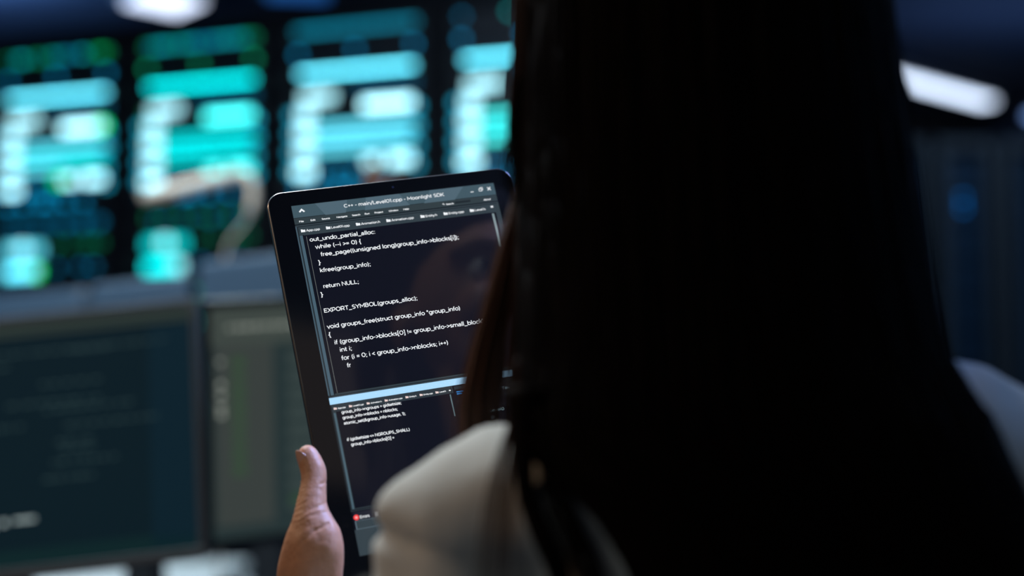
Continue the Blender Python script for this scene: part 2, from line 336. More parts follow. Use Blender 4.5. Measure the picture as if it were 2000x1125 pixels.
    for kind, c, s, qs in rows:
        bm = bmesh.new(); z = zrow(qs[0][2])
        for a, b, y, tt in qs: box(bm, a*2*HWD, b*2*HWD, -.004 if kind != 'blk' else -.002, .013, z-tt*PX/2, z+tt*PX/2)
        u = [q for q in units if q[0] <= z][-1][1]
        obj(names[kind], bm, em(c, s*fade*{'r': 1, 'row': 1.2, 'bar': 1.35, 'blk': 1.4}[kind]), u)
    return t
cabinet(-2, 'server cabinet with pale blue lights and a bright green patch, leftmost in the photo', 'dnlwwlt')
cabinet(-1, 'server cabinet with turquoise and green lights behind the cream desk lamp', 'tdtwmtt')
cabinet(0, 'server cabinet with sky blue lights directly above the tablet', 'bnlwwll')
cabinet(1, 'server cabinet with turquoise lights half hidden by the edge of the dark hair', 'bnlwmmt')
cabinet(2, 'server cabinet behind the head of the long-haired person', 'bnlwwll', .8)

def dark_cabinet(px0, px1, d, label):
    a = P(px0, 500, d); b = P(px1, 500, d); t = empty('server_cabinet', label, 'server cabinet', (a.x, a.y, 0), 'unlit server cabinets on the right side of the room')
    W = b.x-a.x; fr = bmesh.new()
    box(fr, 0, .05, 0, .9, 0, 2.35); box(fr, W-.05, W, 0, .9, 0, 2.35); box(fr, .05, W-.05, 0, .9, 2.3, 2.35); box(fr, .05, W-.05, 0, .9, 0, .08); box(fr, .05, W-.05, .8, .9, .08, 2.3)
    obj('frame', fr, mat('cabinet_grey', (.035, .045, .055, 1), .5, .1), t, bevel=.004)
    for i in range(14):
        z = .09+i*.157; u = obj('server_unit', BX(.055, W-.055, .03, .75, z, z+.148), mat('unit_blue', (.008, .03, .06, 1), .4, .3), t)
    return t, u
t, u = dark_cabinet(1836, 1952, 6.3, 'dark server cabinet with one blue light, between the hair and the right edge')
bl = bmesh.new(); c = P(1887, 384, 6.3); c2 = P(1887, 404, 6.3)
for q in (c, c2): ball(bl, (q.x-t.location.x, .022, q.z), .011)
obj('indicator_dots', bl, mat('blue_led', (0, 0, 0, 1), .4, emit=(0, .12, .42, 1), strength=2.4), t)
dark_cabinet(1965, 2090, 6.3, 'dark server cabinet without lights, cut off by the right edge')
dark_cabinet(1690, 1812, 6.3, 'dark server cabinet almost hidden behind the right side of the hair')

# ------------------------------------------------------------ far furniture
whitem = mat('white_laminate', (.72, .74, .74, 1), .35)
def table(x0, x1, y0, y1, z, label, m, name='desk', legm=None):
    t = empty(name, label, 'desk', (0, 0, 0))
    obj('desk_top', BX(x0, x1, y0, y1, z-.03, z), m, t, bevel=.006)
    for x in (x0+.05, x1-.1):
        for y in (y0+.05, y1-.1): obj('leg', BX(x, x+.05, y, y+.05, 0, z-.03), legm or blk, t, bevel=.003)
    return t
table(-1.5, -.70, 3.05, 3.85, .75, 'white desk glimpsed below the large dark monitor', whitem)
table(-.62, -.02, 3.25, 3.95, .75, 'white desk glimpsed below the grey monitor beside the tablet', whitem)
area('far_desk_fill', (-.8, 3.3, 2.0), (0, 0, 0), .5, 12, (.75, .93, 1.0), .3)  # unseen fill above the white desks to brighten them

mon_back = mat('monitor_shell', (.055, .10, .155, 1), .5)
def far_monitor(px0, py0, px1, py1, d0, d1, h, label):
    a = P(px0, py0, d0); b = P(px1, py1, d1)
    ux = (b-a); L = ux.length; ux.normalize(); n = ux.cross(Vector((0, 0, 1))).normalized(); uz = n.cross(ux)*-1
    if uz.z < 0: uz = -uz
    n = ux.cross(uz); M = Matrix.Identity(4)        # y axis = ux x uz
    yv = uz.cross(ux)
    for i in range(3): M[i][0] = ux[i]; M[i][1] = yv[i]; M[i][2] = uz[i]; M[i][3] = a[i]
    t = empty('monitor', label, 'monitor', M)
    obj('shell', BX(0, L, 0, .035, -h, 0), mon_back, t, bevel=.012, seg=3)
    obj('screen', BX(.01, L-.01, .035, .038, -h+.015, -.01), glow('far_screen', (30, 60, 80)), t)
    obj('logo', BX(L/2-.02, L/2+.02, -.002, .001, -h/2-.02, -h/2+.02), mat('logo_grey', (.25, .3, .35, 1), .3, .6), t)
    zb = a.z-.76+.01
    st = bmesh.new(); box(st, L/2-.03, L/2+.03, -.01, .03, -zb, -h*.55); box(st, L/2-.12, L/2+.12, -.09, .12, -zb-.003, -zb+.012)
    obj('stand', st, mat('stand_dark', (.05, .06, .07, 1), .4, .5), t, bevel=.004)
    return t
far_monitor(-120, 590, 158, 562, 2.62, 2.5, .36, 'blue-grey back of a monitor at the left edge, above the large dark screen')
far_monitor(172, 556, 362, 536, 2.5, 2.42, .36, 'blue-grey back of a monitor below the turquoise lights, middle of the three')
far_monitor(382, 512, 660, 478, 2.45, 2.3, .38, 'blue-grey back of a monitor directly left of the tablet')
table(-1.75, .9, 2.30, 2.95, .745, 'dark desk carrying the blue-grey monitor backs', mat('dark_laminate', (.03, .035, .04, 1), .4))

# cream desk lamp: a bar head on a curved neck
t = empty('desk_lamp', 'cream desk lamp with slanting bar head and curved neck in front of the turquoise lights', 'lamp', (0, 0, 0))
cream = mat('cream_plastic', (.90, .77, .62, 1), .45)
D = 2.72
hb = bmesh.new(); tube(hb, [P(278, 386, D), P(330, 374, D), P(400, 356, D), P(470, 341, D)], [.011, .0145, .014, .012], 16)
obj('lamp_head', hb, cream, t, True)
nb = bmesh.new(); arc = [P(x, y, D)for x, y in ((440, 349), (470, 341), (487, 350), (495, 378), (492, 405), (480, 432), (464, 452), (448, 474), (438, 520), (434, 700))]
foot = arc[-1].copy(); foot.z = .775
arc = [Vector(q) for q in spline([tuple(v) for v in arc]+[tuple(foot)], 50)]
tube(nb, arc, [.0090]*22+[.0022]*29, 12); obj('neck', nb, cream, t, True)
bb = bmesh.new(); tube(bb, [(foot.x, foot.y, .746), (foot.x, foot.y, .766), (foot.x, foot.y, .778)], [.075, .075, .02], 32); obj('base', bb, cream, t)

# potted plant standing in for an unidentified brown tip above the tablet
t = empty('potted_plant', 'brown tip of a stand-in plant sticking up just above the top edge of the tablet', 'plant', (0, 0, 0))
b0 = P(735, 330, 2.7); pz = .746
pb = bmesh.new(); tube(pb, [(b0.x, b0.y, pz), (b0.x, b0.y, pz+.02), (b0.x, b0.y, pz+.16), (b0.x, b0.y, pz+.165)], [.05, .055, .075, .068], 28); obj('pot', pb, mat('pot_clay', (.10, .09, .085, 1), .6), t, False)
sb = bmesh.new(); tube(sb, [(b0.x, b0.y, pz+.12), (b0.x+.01, b0.y, 1.2), (b0.x, b0.y, b0.z-.06)], [.008, .006, .003], 10); obj('stem', sb, mat('stem_brown', (.08, .05, .03, 1), .6), t, True)
lb = bmesh.new()
def leaf(base, dr, L, W):
    dr = Vector(dr).normalized(); s = dr.cross(Vector((0, 1, .2))).normalized(); up = s.cross(dr)
    prev = None
    for i in range(9):
        q = i/8; c = Vector(base)+dr*L*q - Vector((0, 0, 1))*L*.35*q*q; ww = W*math.sin(PI*min(1, q*.93+.07))**.8*.5+.0006
        r = [lb.verts.new(c-s*ww+up*.2*ww), lb.verts.new(c-up*.1*ww), lb.verts.new(c+s*ww+up*.2*ww)]
        if prev:
            for j in (0, 1): lb.faces.new([prev[j], prev[j+1], r[j+1], r[j]])
        prev = r
leaf((b0.x, b0.y, b0.z-.07), (-.06, 0, 1), .13, .028); leaf((b0.x, b0.y, b0.z-.08), (.5, 0, 1), .11, .022)
for i in range(16):
    an = i*2.4; leaf((b0.x, b0.y, 1.02+.018*i), (math.cos(an), math.sin(an), .9), .11, .03)
lo = obj('leaves', lb, mat('leaf_brown', (.20, .075, .03, 1), .5, var=.3), t, True); sm = lo.modifiers.new('s', 'SOLIDIFY'); sm.thickness = .0012

# ------------------------------------------------------------ near desk and its two monitors
table(-1.35, 1.1, 1.30, 2.15, .75, 'dark desk in front of the seated person, carrying two near monitors', mat('dark_laminate', (.03, .035, .04, 1), .4))
bez = mat('monitor_bezel', (.012, .014, .018, 1), .4)
Rl = [[.992, .120, -.025], [-.101, .914, .392], [.070, -.387, .919]]; tl = (-.401, .0135, 1.81)
Rr_ = [[.890, -.007, -.456], [-.045, .994, -.102], [.454, .111, .884]]; tr = (-.396, .0162, 1.822)
def near_monitor(M, w, h, x0, label, stand_x):
    t = empty('monitor', label, 'monitor', M)
    sh = prism([(x0+a, -h+b) for a, b in rrect(w, h, .008)], -.010, -.001); obj('shell', sh, bez, t, bevel=.001)
    obj('rear_housing', prism([(x0+.08+a, -h+.05+b) for a, b in rrect(w-.16, h-.1, .02)], -.035, -.010), bez, t, bevel=.004)
    fb = bmesh.new()
    for r in ((x0, -h, x0+w, -h+.012), (x0, -.010, x0+w, 0), (x0, -h+.012, x0+.008, -.010), (x0+w-.008, -h+.012, x0+w, -.010)): box(fb, r[0], r[2], r[1], r[3], -.001, .003)
    obj('bezel', fb, bez, t, bevel=.001)
    # stand: a column that goes down to the desk
    Mi = M.inverted(); top = M @ Vector((x0+stand_x, -h*.6, -.05)); foot = Vector((top.x, top.y+.05, .752))
    sb = bmesh.new(); tube(sb, [Mi @ top, Mi @ (top+Vector((0, .04, -.04))), Mi @ (foot+Vector((0, 0, .02)))], [.025, .022, .022], 14)
    pb = [Mi @ v for v in (foot, foot+Vector((0, 0, .012)))]; tube(sb, pb, [.12, .12], 28)
    obj('stand', sb, mat('stand_dark', (.05, .06, .07, 1), .4, .5), t, True)
    return t
ML = pose(Rl, tl); MR = pose(Rr_, tr)
t = near_monitor(ML, .57, .333, -.57, 'large monitor with nearly black teal screen filling the lower left corner', .13)
S = obj('screen', rects([(-.562, .010, -.008, .321)], .0005), glow('teal_screen', (9, 27, 34), 1, .6, .0), t)
def g_(rs, h=.0012): return rects(rs, h)
obj('menu_strip', g_([(-.562, .011, -.008, .028)]), glow('olive_strip', (46, 56, 52), 1, .6, .0), S)
obj('menu_strip', g_([(-.562, .020, -.008, .0225)], .002), glow('dark_line', (20, 34, 36), 1, .6, .0), S)
obj('side_panel', g_([(-.062, .032, -.008, .315)]), glow('teal_side', (10, 32, 42), 1, .6, .0), S)
ln = []
random.seed(3)
for (y, a, b) in ((.050, -.255, -.04), (.066, -.275, -.245), (.052, -.16, -.11), (.094, -.195, -.13), (.118, -.235, -.125), (.128, -.19, -.09), (.146, -.255, -.215), (.150, -.165, .0-.06), (.170, -.175, -.14), (.180, -.17, -.13), (.196, -.18, -.11), (.216, -.19, -.13), (.10, -.42, -.3), (.13, -.44, -.33), (.17, -.40, -.32), (.2, -.44, -.35)):
    x = a
    while x < b:
        l = random.uniform(.004, .014); ln.append((x, y, x+l, y+.003)); x += l+random.uniform(.002, .006)
obj('code_text', g_(ln), glow('dim_text', (46, 66, 68), 1, .6, .0), S)
obj('taskbar_icons', g_([(-.255, .268, -.248, .274), (-.240, .262, -.233, .268), (-.225, .262, -.2, .266)]), glow('icon_grey', (150, 165, 165), 1.2, .6, .0), S)
obj('status_strip', g_([(-.562, .300, -.008, .321)]), glow('dark_strip', (12, 36, 38), 1, .6, .0), S)

t = near_monitor(MR, .56, .330, 0, 'monitor with grey window and green patches, partly hidden by the tablet', .28)
S = obj('screen', rects([(.008, .010, .552, .318)], .0005), glow('slate_screen', (40, 52, 53), 1, .6, .0), t)
obj('menu_strip', g_([(.008, .011, .552, .060)]), glow('grey_strip', (62, 70, 66), 1, .6, .0), S)
obj('side_panel', g_([(.014, .060, .092, .300)]), glow('grey_panel', (57, 63, 61), 1, .6, .0), S)
obj('divider', g_([(.092, .060, .104, .300), (.008, .30, .552, .306)]), glow('slate_dark', (36, 50, 52), 1, .6, .0), S)
obj('green_column', g_([(.036, .075+i*.0205, .054, .090+i*.0205) for i in range(8)]), glow('dim_green', (52, 78, 54), 1, .6, .0), S)
obj('list_rows', g_([(.112, .075+i*.0245, .53, .090+i*.0245) for i in range(9)]), glow('list_grey', (56, 68, 67), 1, .6, .0), S)
obj('list_marks', g_([(.018, y, .0245, y+.006) for y in (.078, .108, .122, .138, .147)]+[(.030+i*.012, .035, .038+i*.012, .039) for i in range(9)]), glow('mark_grey', (150, 155, 145), 1.6, .6, .0), S)
obj('green_patch', g_([(.115, .268, .20, .280)]), glow('dim_green2', (44, 74, 48), 1, .6, .0), S)

# ------------------------------------------------------------ tablet
TR_ = [[0.9454, 0.22511, -0.23568], [-0.13126, 0.92489, 0.35686], [0.29831, -0.30644, 0.90394]]; TT = (-0.14721, -0.05455, 0.94814)
MT = pose(TR_, TT) @ Matrix.Scale(.001, 4)          # local units: millimetres, origin at the display's top left corner
tab = empty('tablet', 'black tablet computer showing program code, held up beside the dark hair', 'tablet', pose(TR_, TT))
K = Matrix.Scale(.001, 4)
def tpart(name, bm, m, parent=None, h=0, bevel=0, smooth=False):
    if name not in ('casing', 'glass_front', 'front_lens', 'side_buttons'):
        for v in bm.verts: v.co.y *= .953 - .0001*v.co.y
    bmesh.ops.transform(bm, matrix=K, verts=bm.verts)
    return obj(name, bm, m, parent or tab, smooth, bevel)
TW, THH = 172.8, 276.0
out = [(x-15.8, y-THH+11.1) for x, y in rrect(TW, THH, 11, 12)]
cb = bmesh.new(); rings = []
for z, ins in ((-6.6, 2.2), (-6.3, 1.0), (-5.5, .25), (-4.5, 0), (-1.6, 0), (-.7, .25), (-.25, .8)):
    o_ = [(x-15.8+ins, y-THH+11.1+ins) for x, y in rrect(TW-2*ins, THH-2*ins, 11-ins, 12)]
    rings.append([cb.verts.new((x, y, z)) for x, y in o_])
for r0, r1 in zip(rings, rings[1:]):
    for i in range(len(r0)): cb.faces.new([r0[i], r0[(i+1) % len(r0)], r1[(i+1) % len(r0)], r1[i]])
cb.faces.new(list(reversed(rings[0]))); cb.faces.new(rings[-1])
casing = tpart('casing', cb, mat('casing_metal', (.22, .22, .23, 1), .28, .9), smooth=False)
gl = prism([(x-15.8+.9, y-THH+11.1+.9) for x, y in rrect(TW-1.8, THH-1.8, 10.1, 12)], -.3, 0)
glass = tpart('glass_front', gl, mat('black_glass', (.006, .0065, .0058, 1), .06, spec=.55), bevel=.00015)
cl = bmesh.new(); tube(cl, [(71, 5.4, -.1), (71, 5.4, .03)], [.9, .9], 16); tpart('front_lens', cl, mat('lens', (.02, .025, .04, 1), .1), glass)
bt = bmesh.new(); box(bt, 157.0, 157.5, -40, -22, -4, -2); box(bt, 157.0, 157.5, -62, -54, -4, -2); tpart('side_buttons', bt, mat('casing_metal'))
G = lambda n, c, s=1.0: glow(n, c, s, .07, .5)
SW = 142.0
SC = tpart('screen', rects([(0, 0, SW, 243)], .02), G('screen_dark', (15, 17, 26)))
def sp(name, rs, c, h=.04, s=1.0): return tpart(name, rects(rs, h), G('ui_%d_%d_%d_%d' % (*c, s*10), c, s), SC)
sp('title_bar', [(0, 0, SW, 9.6)], (66, 88, 98))
tb = bmesh.new()
for q in (((16, 0), (38, 0), (35.5, 9.6), (21.5, 9.6)), ((51, 0), (74, 0), (80, 9.6), (48.5, 9.6)), ((96, 0), (120, 0), (112, 9.6), (90, 9.6))):
    tb.faces.new([tb.verts.new((x, -y, .05)) for x, y in reversed(q)])
tpart('title_pattern', tb, G('ui_pattern', (80, 102, 114)), SC)
sp('menu_bar', [(0, 9.6, SW, 14.3)], (50, 62, 66))
sp('divider_line', [(0, 14.3, SW, 15.0), (0, 9.3, SW, 9.6), (1.5, 16.0, 140.6, 16.4)], (16, 22, 26), .045)
sp('window_frame', [(0, 15.0, SW, 23.0), (0, 23, 4.1, 139.7), (138.6, 15, SW, 139.7), (0, 136.9, SW, 139.7)], (52, 64, 70))
sp('frame_strip', [(1.7, 23, 3.7, 138), (0, 16, .6, 138)], (72, 96, 110), .05)
sp('frame_line', [(4.1, 22.6, 4.5, 138), (3.7, 22.6, 4.1, 138), (1.2, 16.4, 1.6, 139), (4.1, 136.6, 138.6, 137.2), (138.2, 23, 138.7, 137.2), (0, 138.3, SW, 138.7)], (14, 18, 22), .055)
sp('hairline', [(5.9, 24, 6.15, 137)], (120, 126, 124), .06)
sp('scroll_track', [(135.0, 23, 137.8, 136.6)], (26, 32, 38), .05)
bm = prism([(x+135.5, y-50.1) for x, y in rrect(1.6, 26.4, .79, 5)], .06, .09); tpart('scroll_bar', bm, G('ui_scroll', (128, 146, 150)), SC)
sp('blue_bar', [(0, 139.7, SW, 144.2)], (160, 205, 238), .06, 1.2)
sp('bar_specks', [(30+i*3.1, 141.3+(i*7 % 5)*.3, 30.8+i*3.1, 141.6+(i*7 % 5)*.3) for i in range(18)], (205, 230, 250), .07)
# lower windows
sp('tab_strip', [(0, 144.2, 81, 149.3), (0, 149.3, 2.9, 214), (0, 213.2, 81, 215)], (46, 56, 62))
sp('frame_strip', [(1.2, 150, 2.5, 213.5)], (72, 96, 108), .05)
sp('frame_line', [(.2, 145, .6, 214), (2.9, 149, 3.2, 213.4), (79.6, 145, 80.0, 214), (80.9, 145, 81.3, 214), (.4, 213.9, 81, 214.4)], (14, 18, 22), .055)
sp('scroll_bar', [(78.1, 149.9, 78.9, 165)], (96, 118, 124), .06)
sp('error_bar', [(1.4, 215.6, 60, 221.2)], (34, 36, 46), .045)
sp('frame_line', [(1.3, 221.2, 1.75, 226.5), (1.3, 226.3, 60, 226.55), (1.3, 221.1, 60, 221.3)], (110, 130, 142), .06)
sp('lower_panel', [(0, 226.6, SW, 243), (1.7, 221.4, 60, 226.2)], (54, 66, 72), .045)
sp('side_window', [(82, 145, SW, 147.2), (82, 155.6, SW, 156.0), (82, 162, SW, 162.3)], (40, 52, 58), .05)
sp('blue_icon', [(83.0, 148.6, 87.8, 149.4), (83.0, 150.0, 86.5, 150.8)], (60, 150, 230), .06)
sp('green_icon', [(86.2, 159.0, 89.4, 160.0)], (90, 200, 40), .06)
# icons
ic = bmesh.new(); f3 = lambda p, h: (p.x, -p.y, h)
ribbon(ic, [(4.7, 5.3), (6.35, 3.5), (8.0, 5.3)], 1.1, f3, .07)
for r in ((124.2, 4.9, 126.4, 5.45),): ic.faces.new([ic.verts.new((x, -y, .07)) for x, y in ((r[0], r[3]), (r[2], r[3]), (r[2], r[1]), (r[0], r[1]))])
ribbon(ic, [(130.6, 3.4), (132.4, 3.4), (132.4, 5.2), (130.6, 5.2), (130.6, 3.4)], .4, f3, .07)
ribbon(ic, [(131.4, 3.3), (131.4, 2.6), (133.2, 2.6), (133.2, 4.4), (132.5, 4.4)], .4, f3, .07)
ribbon(ic, [(136.7, 2.9), (138.9, 5.4)], .65, f3, .07); ribbon(ic, [(138.9, 2.9), (136.7, 5.4)], .65, f3, .071)
tpart('window_buttons', ic, G('ui_white', (232, 236, 240), 1.1), SC)
WH = G('ui_white', (232, 236, 240), 1.1)
bm = bmesh.new(); text(bm, 'C++ - main/Level01.cpp - Moonlight SDK', 34.9, 105.2, 5.75, 3.6, .07, .115); tpart('title_text', bm, WH, SC)
bm = bmesh.new()
for n, u0, u1 in (('File', 3.2, 6.3), ('Edit', 10.9, 14.2), ('Source', 18.4, 24), ('Navigate', 28.5, 35.9), ('Search', 39.1, 44.8), ('Run', 47.8, 51.2), ('Project', 54.6, 60.6), ('Window', 64.5, 71.2), ('Help', 74.7, 78.7), ('Search', 105, 110.5), ('About', 132.1, 137.3)):
    text(bm, n, u0, u1, 13.0, 1.75, .07, .15)
ribbon(bm, [(103.2+.5*math.cos(a_), 11.9+.5*math.sin(a_)) for a_ in [i*PI/5 for i in range(11)]], .25, f3, .07); ribbon(bm, [(103.5, 12.3), (104.1, 12.9)], .3, f3, .07)
tpart('menu_text', bm, WH, SC)
sp('search_field', [(111.5, 11.4, 122.6, 12.7), (102.3, 10.9, 122.9, 11.2)], (30, 38, 42), .06)
def folder(bm, u, v, s):
    for r in ((u, v-s*.62, u+s*.42, v-s*.45), (u, v-s*.5, u+s, v+s*.12)): bm.faces.new([bm.verts.new((x, -y, .07)) for x, y in ((r[0], r[3]), (r[2], r[3]), (r[2], r[1]), (r[0], r[1]))])
bm = bmesh.new(); fb = bmesh.new()
for n, u0, u1 in (('App.cpp', 6.7, 15.9), ('Level01.cpp', 23.6, 36.1), ('Animation.h', 44, 57.1), ('Animation.cpp', 65, 80.6), ('Entity.h', 88.9, 97.1), ('Entity.cpp', 105.3, 116.3), ('Level.h', 124.1, 131.9)):
    text(bm, n, u0, u1, 20.4, 2.35, .07, .13); folder(fb, u0-3.5, 20.2, 2.9)
text(bm, 'x', 135.9, 137.7, 19.1, 2.6, .07, .22)
tpart('tab_text', bm, WH, SC); tpart('folder_icons', fb, WH, SC)
code = [('out_undo_partial_alloc:', 7.7, 52.4, 28.1), ('while (--i >= 0) {', 10.5, 41.6, 34.0), ('free_page((unsigned long)group_info->blocks[i]);', 13.0, 108.5, 39.9), ('}', 10.3, 12.0, 45.7),
 ('kfree(group_info);', 10.4, 44.7, 51.5), ('return NULL;', 10.5, 34.4, 63.2), ('}', 7.7, 9.4, 69.0), ('EXPORT_SYMBOL(groups_alloc);', 7.8, 70.9, 80.7),
 ('void groups_free(struct group_info *group_info)', 7.8, 98.3, 92.2), ('{', 7.7, 9.4, 98.0), ('if (group_info->blocks[0] != group_info->small_block)', 10.4, 112.4, 103.8), ('int i;', 12.9, 21, 109.4),
 ('for (i = 0; i < group_info->nblocks; i++)', 13.0, 85, 115.3), ('fr', 15.6, 18.3, 120.8)]
for s_, u0, u1, v in code:
    bm = bmesh.new(); text(bm, s_, u0, u1, v, 4.15, .07, .118); tpart('code_line', bm, WH, SC)
bm = bmesh.new(); fb = bmesh.new()
for n, u0, u1 in (('App.cpp', 4.4, 9.5), ('Level01.cpp', 14.3, 21.3), ('Animation.h', 25.9, 33.2), ('Animation.cpp', 37.8, 46.9), ('Entity.h', 51.6, 56.3), ('Entity.cpp', 61.1, 67.3), ('Level.h', 71.8, 76.2)):
    text(bm, n, u0, u1, 147.7, 1.35, .07, .16); folder(fb, u0-2.6, 147.6, 2.0)
text(bm, 'x', 78.3, 79.4, 147.6, 1.5, .07, .25)
tpart('tab_text', bm, WH, SC); tpart('folder_icons', fb, G('ui_pinkish', (238, 214, 210)), SC)
for s_, u0, u1, v in (('group_info->ngroups = gidsetsize;', 6.2, 45.5, 151.2), ('group_info->nblocks = nblocks;', 6.2, 42.3, 154.9), ('atomic_set(&group_info->usage, 1);', 6.3, 46.8, 158.7), ('if (gidsetsize <= NGROUPS_SMALL)', 6.2, 47.4, 169.7), ('group_info->blocks[0] =', 8.2, 36.4, 173.3)):
    bm = bmesh.new(); text(bm, s_, u0, u1, v, 2.75, .07, .135); tpart('code_line', bm, WH, SC)
bm = bmesh.new(); text(bm, 'Errors', 4.8, 10.9, 220.0, 2.5, .07, .13); tpart('error_text', bm, WH, SC)
bm = bmesh.new(); tube(bm, [(2.6, -219.0, .03), (2.6, -219.0, .08)], [1.75, 1.75], 24); tpart('error_icon', bm, G('ui_red', (236, 70, 70), 1.2), SC)
bm = bmesh.new(); ribbon(bm, [(2.05, 218.4), (3.15, 219.6)], .5, f3, .09); ribbon(bm, [(3.15, 218.4), (2.05, 219.6)], .5, f3, .091); tpart('error_cross', bm, G('ui_rose', (255, 190, 190)), SC)
sp('page_icon', [(14.3, 217.9, 16.4, 218.3), (14.3, 218.9, 16.4, 219.3), (14.3, 219.9, 16.4, 220.3)], (200, 205, 210), .07)
bm = bmesh.new()
text(bm, 'x: Tas', 110.4, 119.1, 152.2, 2.6, .07, .11); text(bm, 'Level()', 101.7, 112.3, 166.1, 2.6, .07, .11); text(bm, 'On', 101.8, 106.2, 170.7, 2.6, .07, .11)
tpart('side_text', bm, G('ui_paleblue', (170, 205, 215)), SC)
del MT

# ------------------------------------------------------------ person: body, hands, clothes, hair
skin = mat('skin', (.54, .255, .135, 1), .5, bump=.35, bscale=260, var=.12, sss=.12)
person = empty('person', 'seated long-haired person in a white shirt seen from behind, holding the tablet', 'person', (.095, .74, 0))
PI_ = Matrix.Translation((-.095, -.74, 0))
def ppart(name, me, m, parent=None, smooth=True, world=True):
    if world and parent is None: me.transform(PI_)
    return link(name, me, m, parent or person, smooth)
HC = Vector((.095, .745, 1.365))
bb = bmesh.new()
ball(bb, HC+Vector((0, -.008, .012)), .08, .95, 1.15, 1.2, seg=28)           # skull
ball(bb, HC+Vector((0, .045, -.045)), .055, .95, .85, 1.25, seg=22)            # face and jaw
ball(bb, HC+Vector((0, .078, -.088)), .018)                                     # chin
chain(bb, [(*(HC+Vector((0, .088, .012))), .008), (*(HC+Vector((0, .101, -.022))), .0095)])   # nose
for s in (-1, 1):
    ball(bb, HC+Vector((s*.010, .091, -.025)), .007); ball(bb, HC+Vector((s*.078, .0, -.015)), .022, .3, .75, 1.3)
    ball(bb, HC+Vector((s*.030, .066, -.034)), .025)
    chain(bb, [(*(HC+Vector((s*.012, .086, .024))), .0075), (*(HC+Vector((s*.034, .080, .028))), .0075), (*(HC+Vector((s*.052, .068, .022))), .0075)])
chain(bb, [(*(HC+Vector((-.018, .088, -.058))), .007), (*(HC+Vector((0, .094, -.056))), .008), (*(HC+Vector((.018, .088, -.058))), .007)])
chain(bb, [(*(HC+Vector((-.014, .087, -.067))), .007), (*(HC+Vector((.014, .087, -.067))), .007)])
chain(bb, [(.095, .745, 1.30, .052), (.10, .73, 1.21, .05), (.10, .72, 1.12, .06)])
chain(bb, [(.10, .72, 1.10, .052), (.10, .725, .95, .070), (.10, .74, .80, .070), (.10, .75, .64, .085)])
for x in (.04, .16): chain(bb, [(x, .73, 1.04, .045), (x, .74, .92, .052), (x, .75, .62, .072)])
chain(bb, [(-.025, .710, 1.07, .026), (.10, .71, 1.11, .040), (.225, .712, 1.09, .028)])
LE = Vector((-.085, .745, .805)); LW = P(612, 1215, .888)
RE = Vector((.30, .78, .82)); 
LSH = Vector((-.03, .715, 1.06)); RSH = Vector((.235, .715, 1.085))
def tp(u, v, h=0): return pose(TR_, TT) @ Vector((u/1000, -v/1000, h/1000))
RW = tp(176, 252, -12) + Vector((.03, -.03, -.035))
chain(bb, [(*LSH, .027), (*LE, .030), (*(LE*.45+LW*.55), .029), (*LW, .022)])
chain(bb, [(*RSH, .027), (*RE, .030), (*(RE*.45+RW*.55), .029), (*RW, .022)])
for s in (-1, 1):
    hx = .10+s*.085
    chain(bb, [(hx, .74, .575, .085), (hx+s*.02, .95, .575, .072), (hx+s*.03, 1.14, .565, .055), (hx+s*.03, 1.16, .45, .052), (hx+s*.03, 1.14, .28, .045), (hx+s*.03, 1.12, .10, .033), (hx+s*.03, 1.13, .045, .032), (hx+s*.03, 1.24, .03, .025)])
bodym = remesh(bb, .004, 9)
# left hand, in image-measured positions along the tablet's left edge
hb = bmesh.new()
def hn(pts): return [(*P(x, y, d), r) for x, y, d, r in pts]
chain(hb, hn([(601, 889, .883, .0071), (606, 903, .882, .0079), (613, 922, .880, .0082), (612, 946, .877, .0083), (610, 966, .874, .0090), (608, 992, .871, .0102), (607, 1022, .868, .0122), (610, 1058, .866, .0150), (612, 1100, .866, .0165), (612, 1150, .872, .0178), (612, 1215, .888, .0200)]), 20)
chain(hb, hn([(612, 1005, .869, .0098), (624, 1026, .867, .0098), (633, 1048, .8645, .0112), (634, 1072, .863, .0122), (629, 1115, .865, .0132), (620, 1160, .873, .0145)]), 20)
chain(hb, hn([(602, 1020, .868, .0098), (593, 1050, .867, .0112), (586, 1080, .868, .0118), (580, 1110, .870, .0122), (578, 1160, .878, .0130), (590, 1215, .888, .0150)]), 20)
# palm behind the tablet edge and four fingers along its back
fg = [(206, 48, 198, .0078), (226, 54, 222, .0080), (246, 52, 245, .0078), (263, 42, 265, .0068)]
for i, (v, L, v2, r) in enumerate(fg):
    k = tp(-26-1.5*i, v+10, -14); kk = (k.x, k.y, k.z, .0105)
    base = P(606+i*3, 1190-i*2, .900)
    pts = [(*base, .013), (*((base+k)/2), .0125), kk]
    a = tp(-14, v+4, -19); b = tp(-2+L*.3, (v+v2)/2, -17); c = tp(8+L*.62, v2, -15.5); e_ = tp(8+L*.9, v2-1, -14.5)
    pts += [(*a, r*1.12), (*b, r*1.02), (*c, r*.92), (*e_, r*.8)]
    chain(hb, pts)
lh = remesh(hb, .0011, 34, .7)
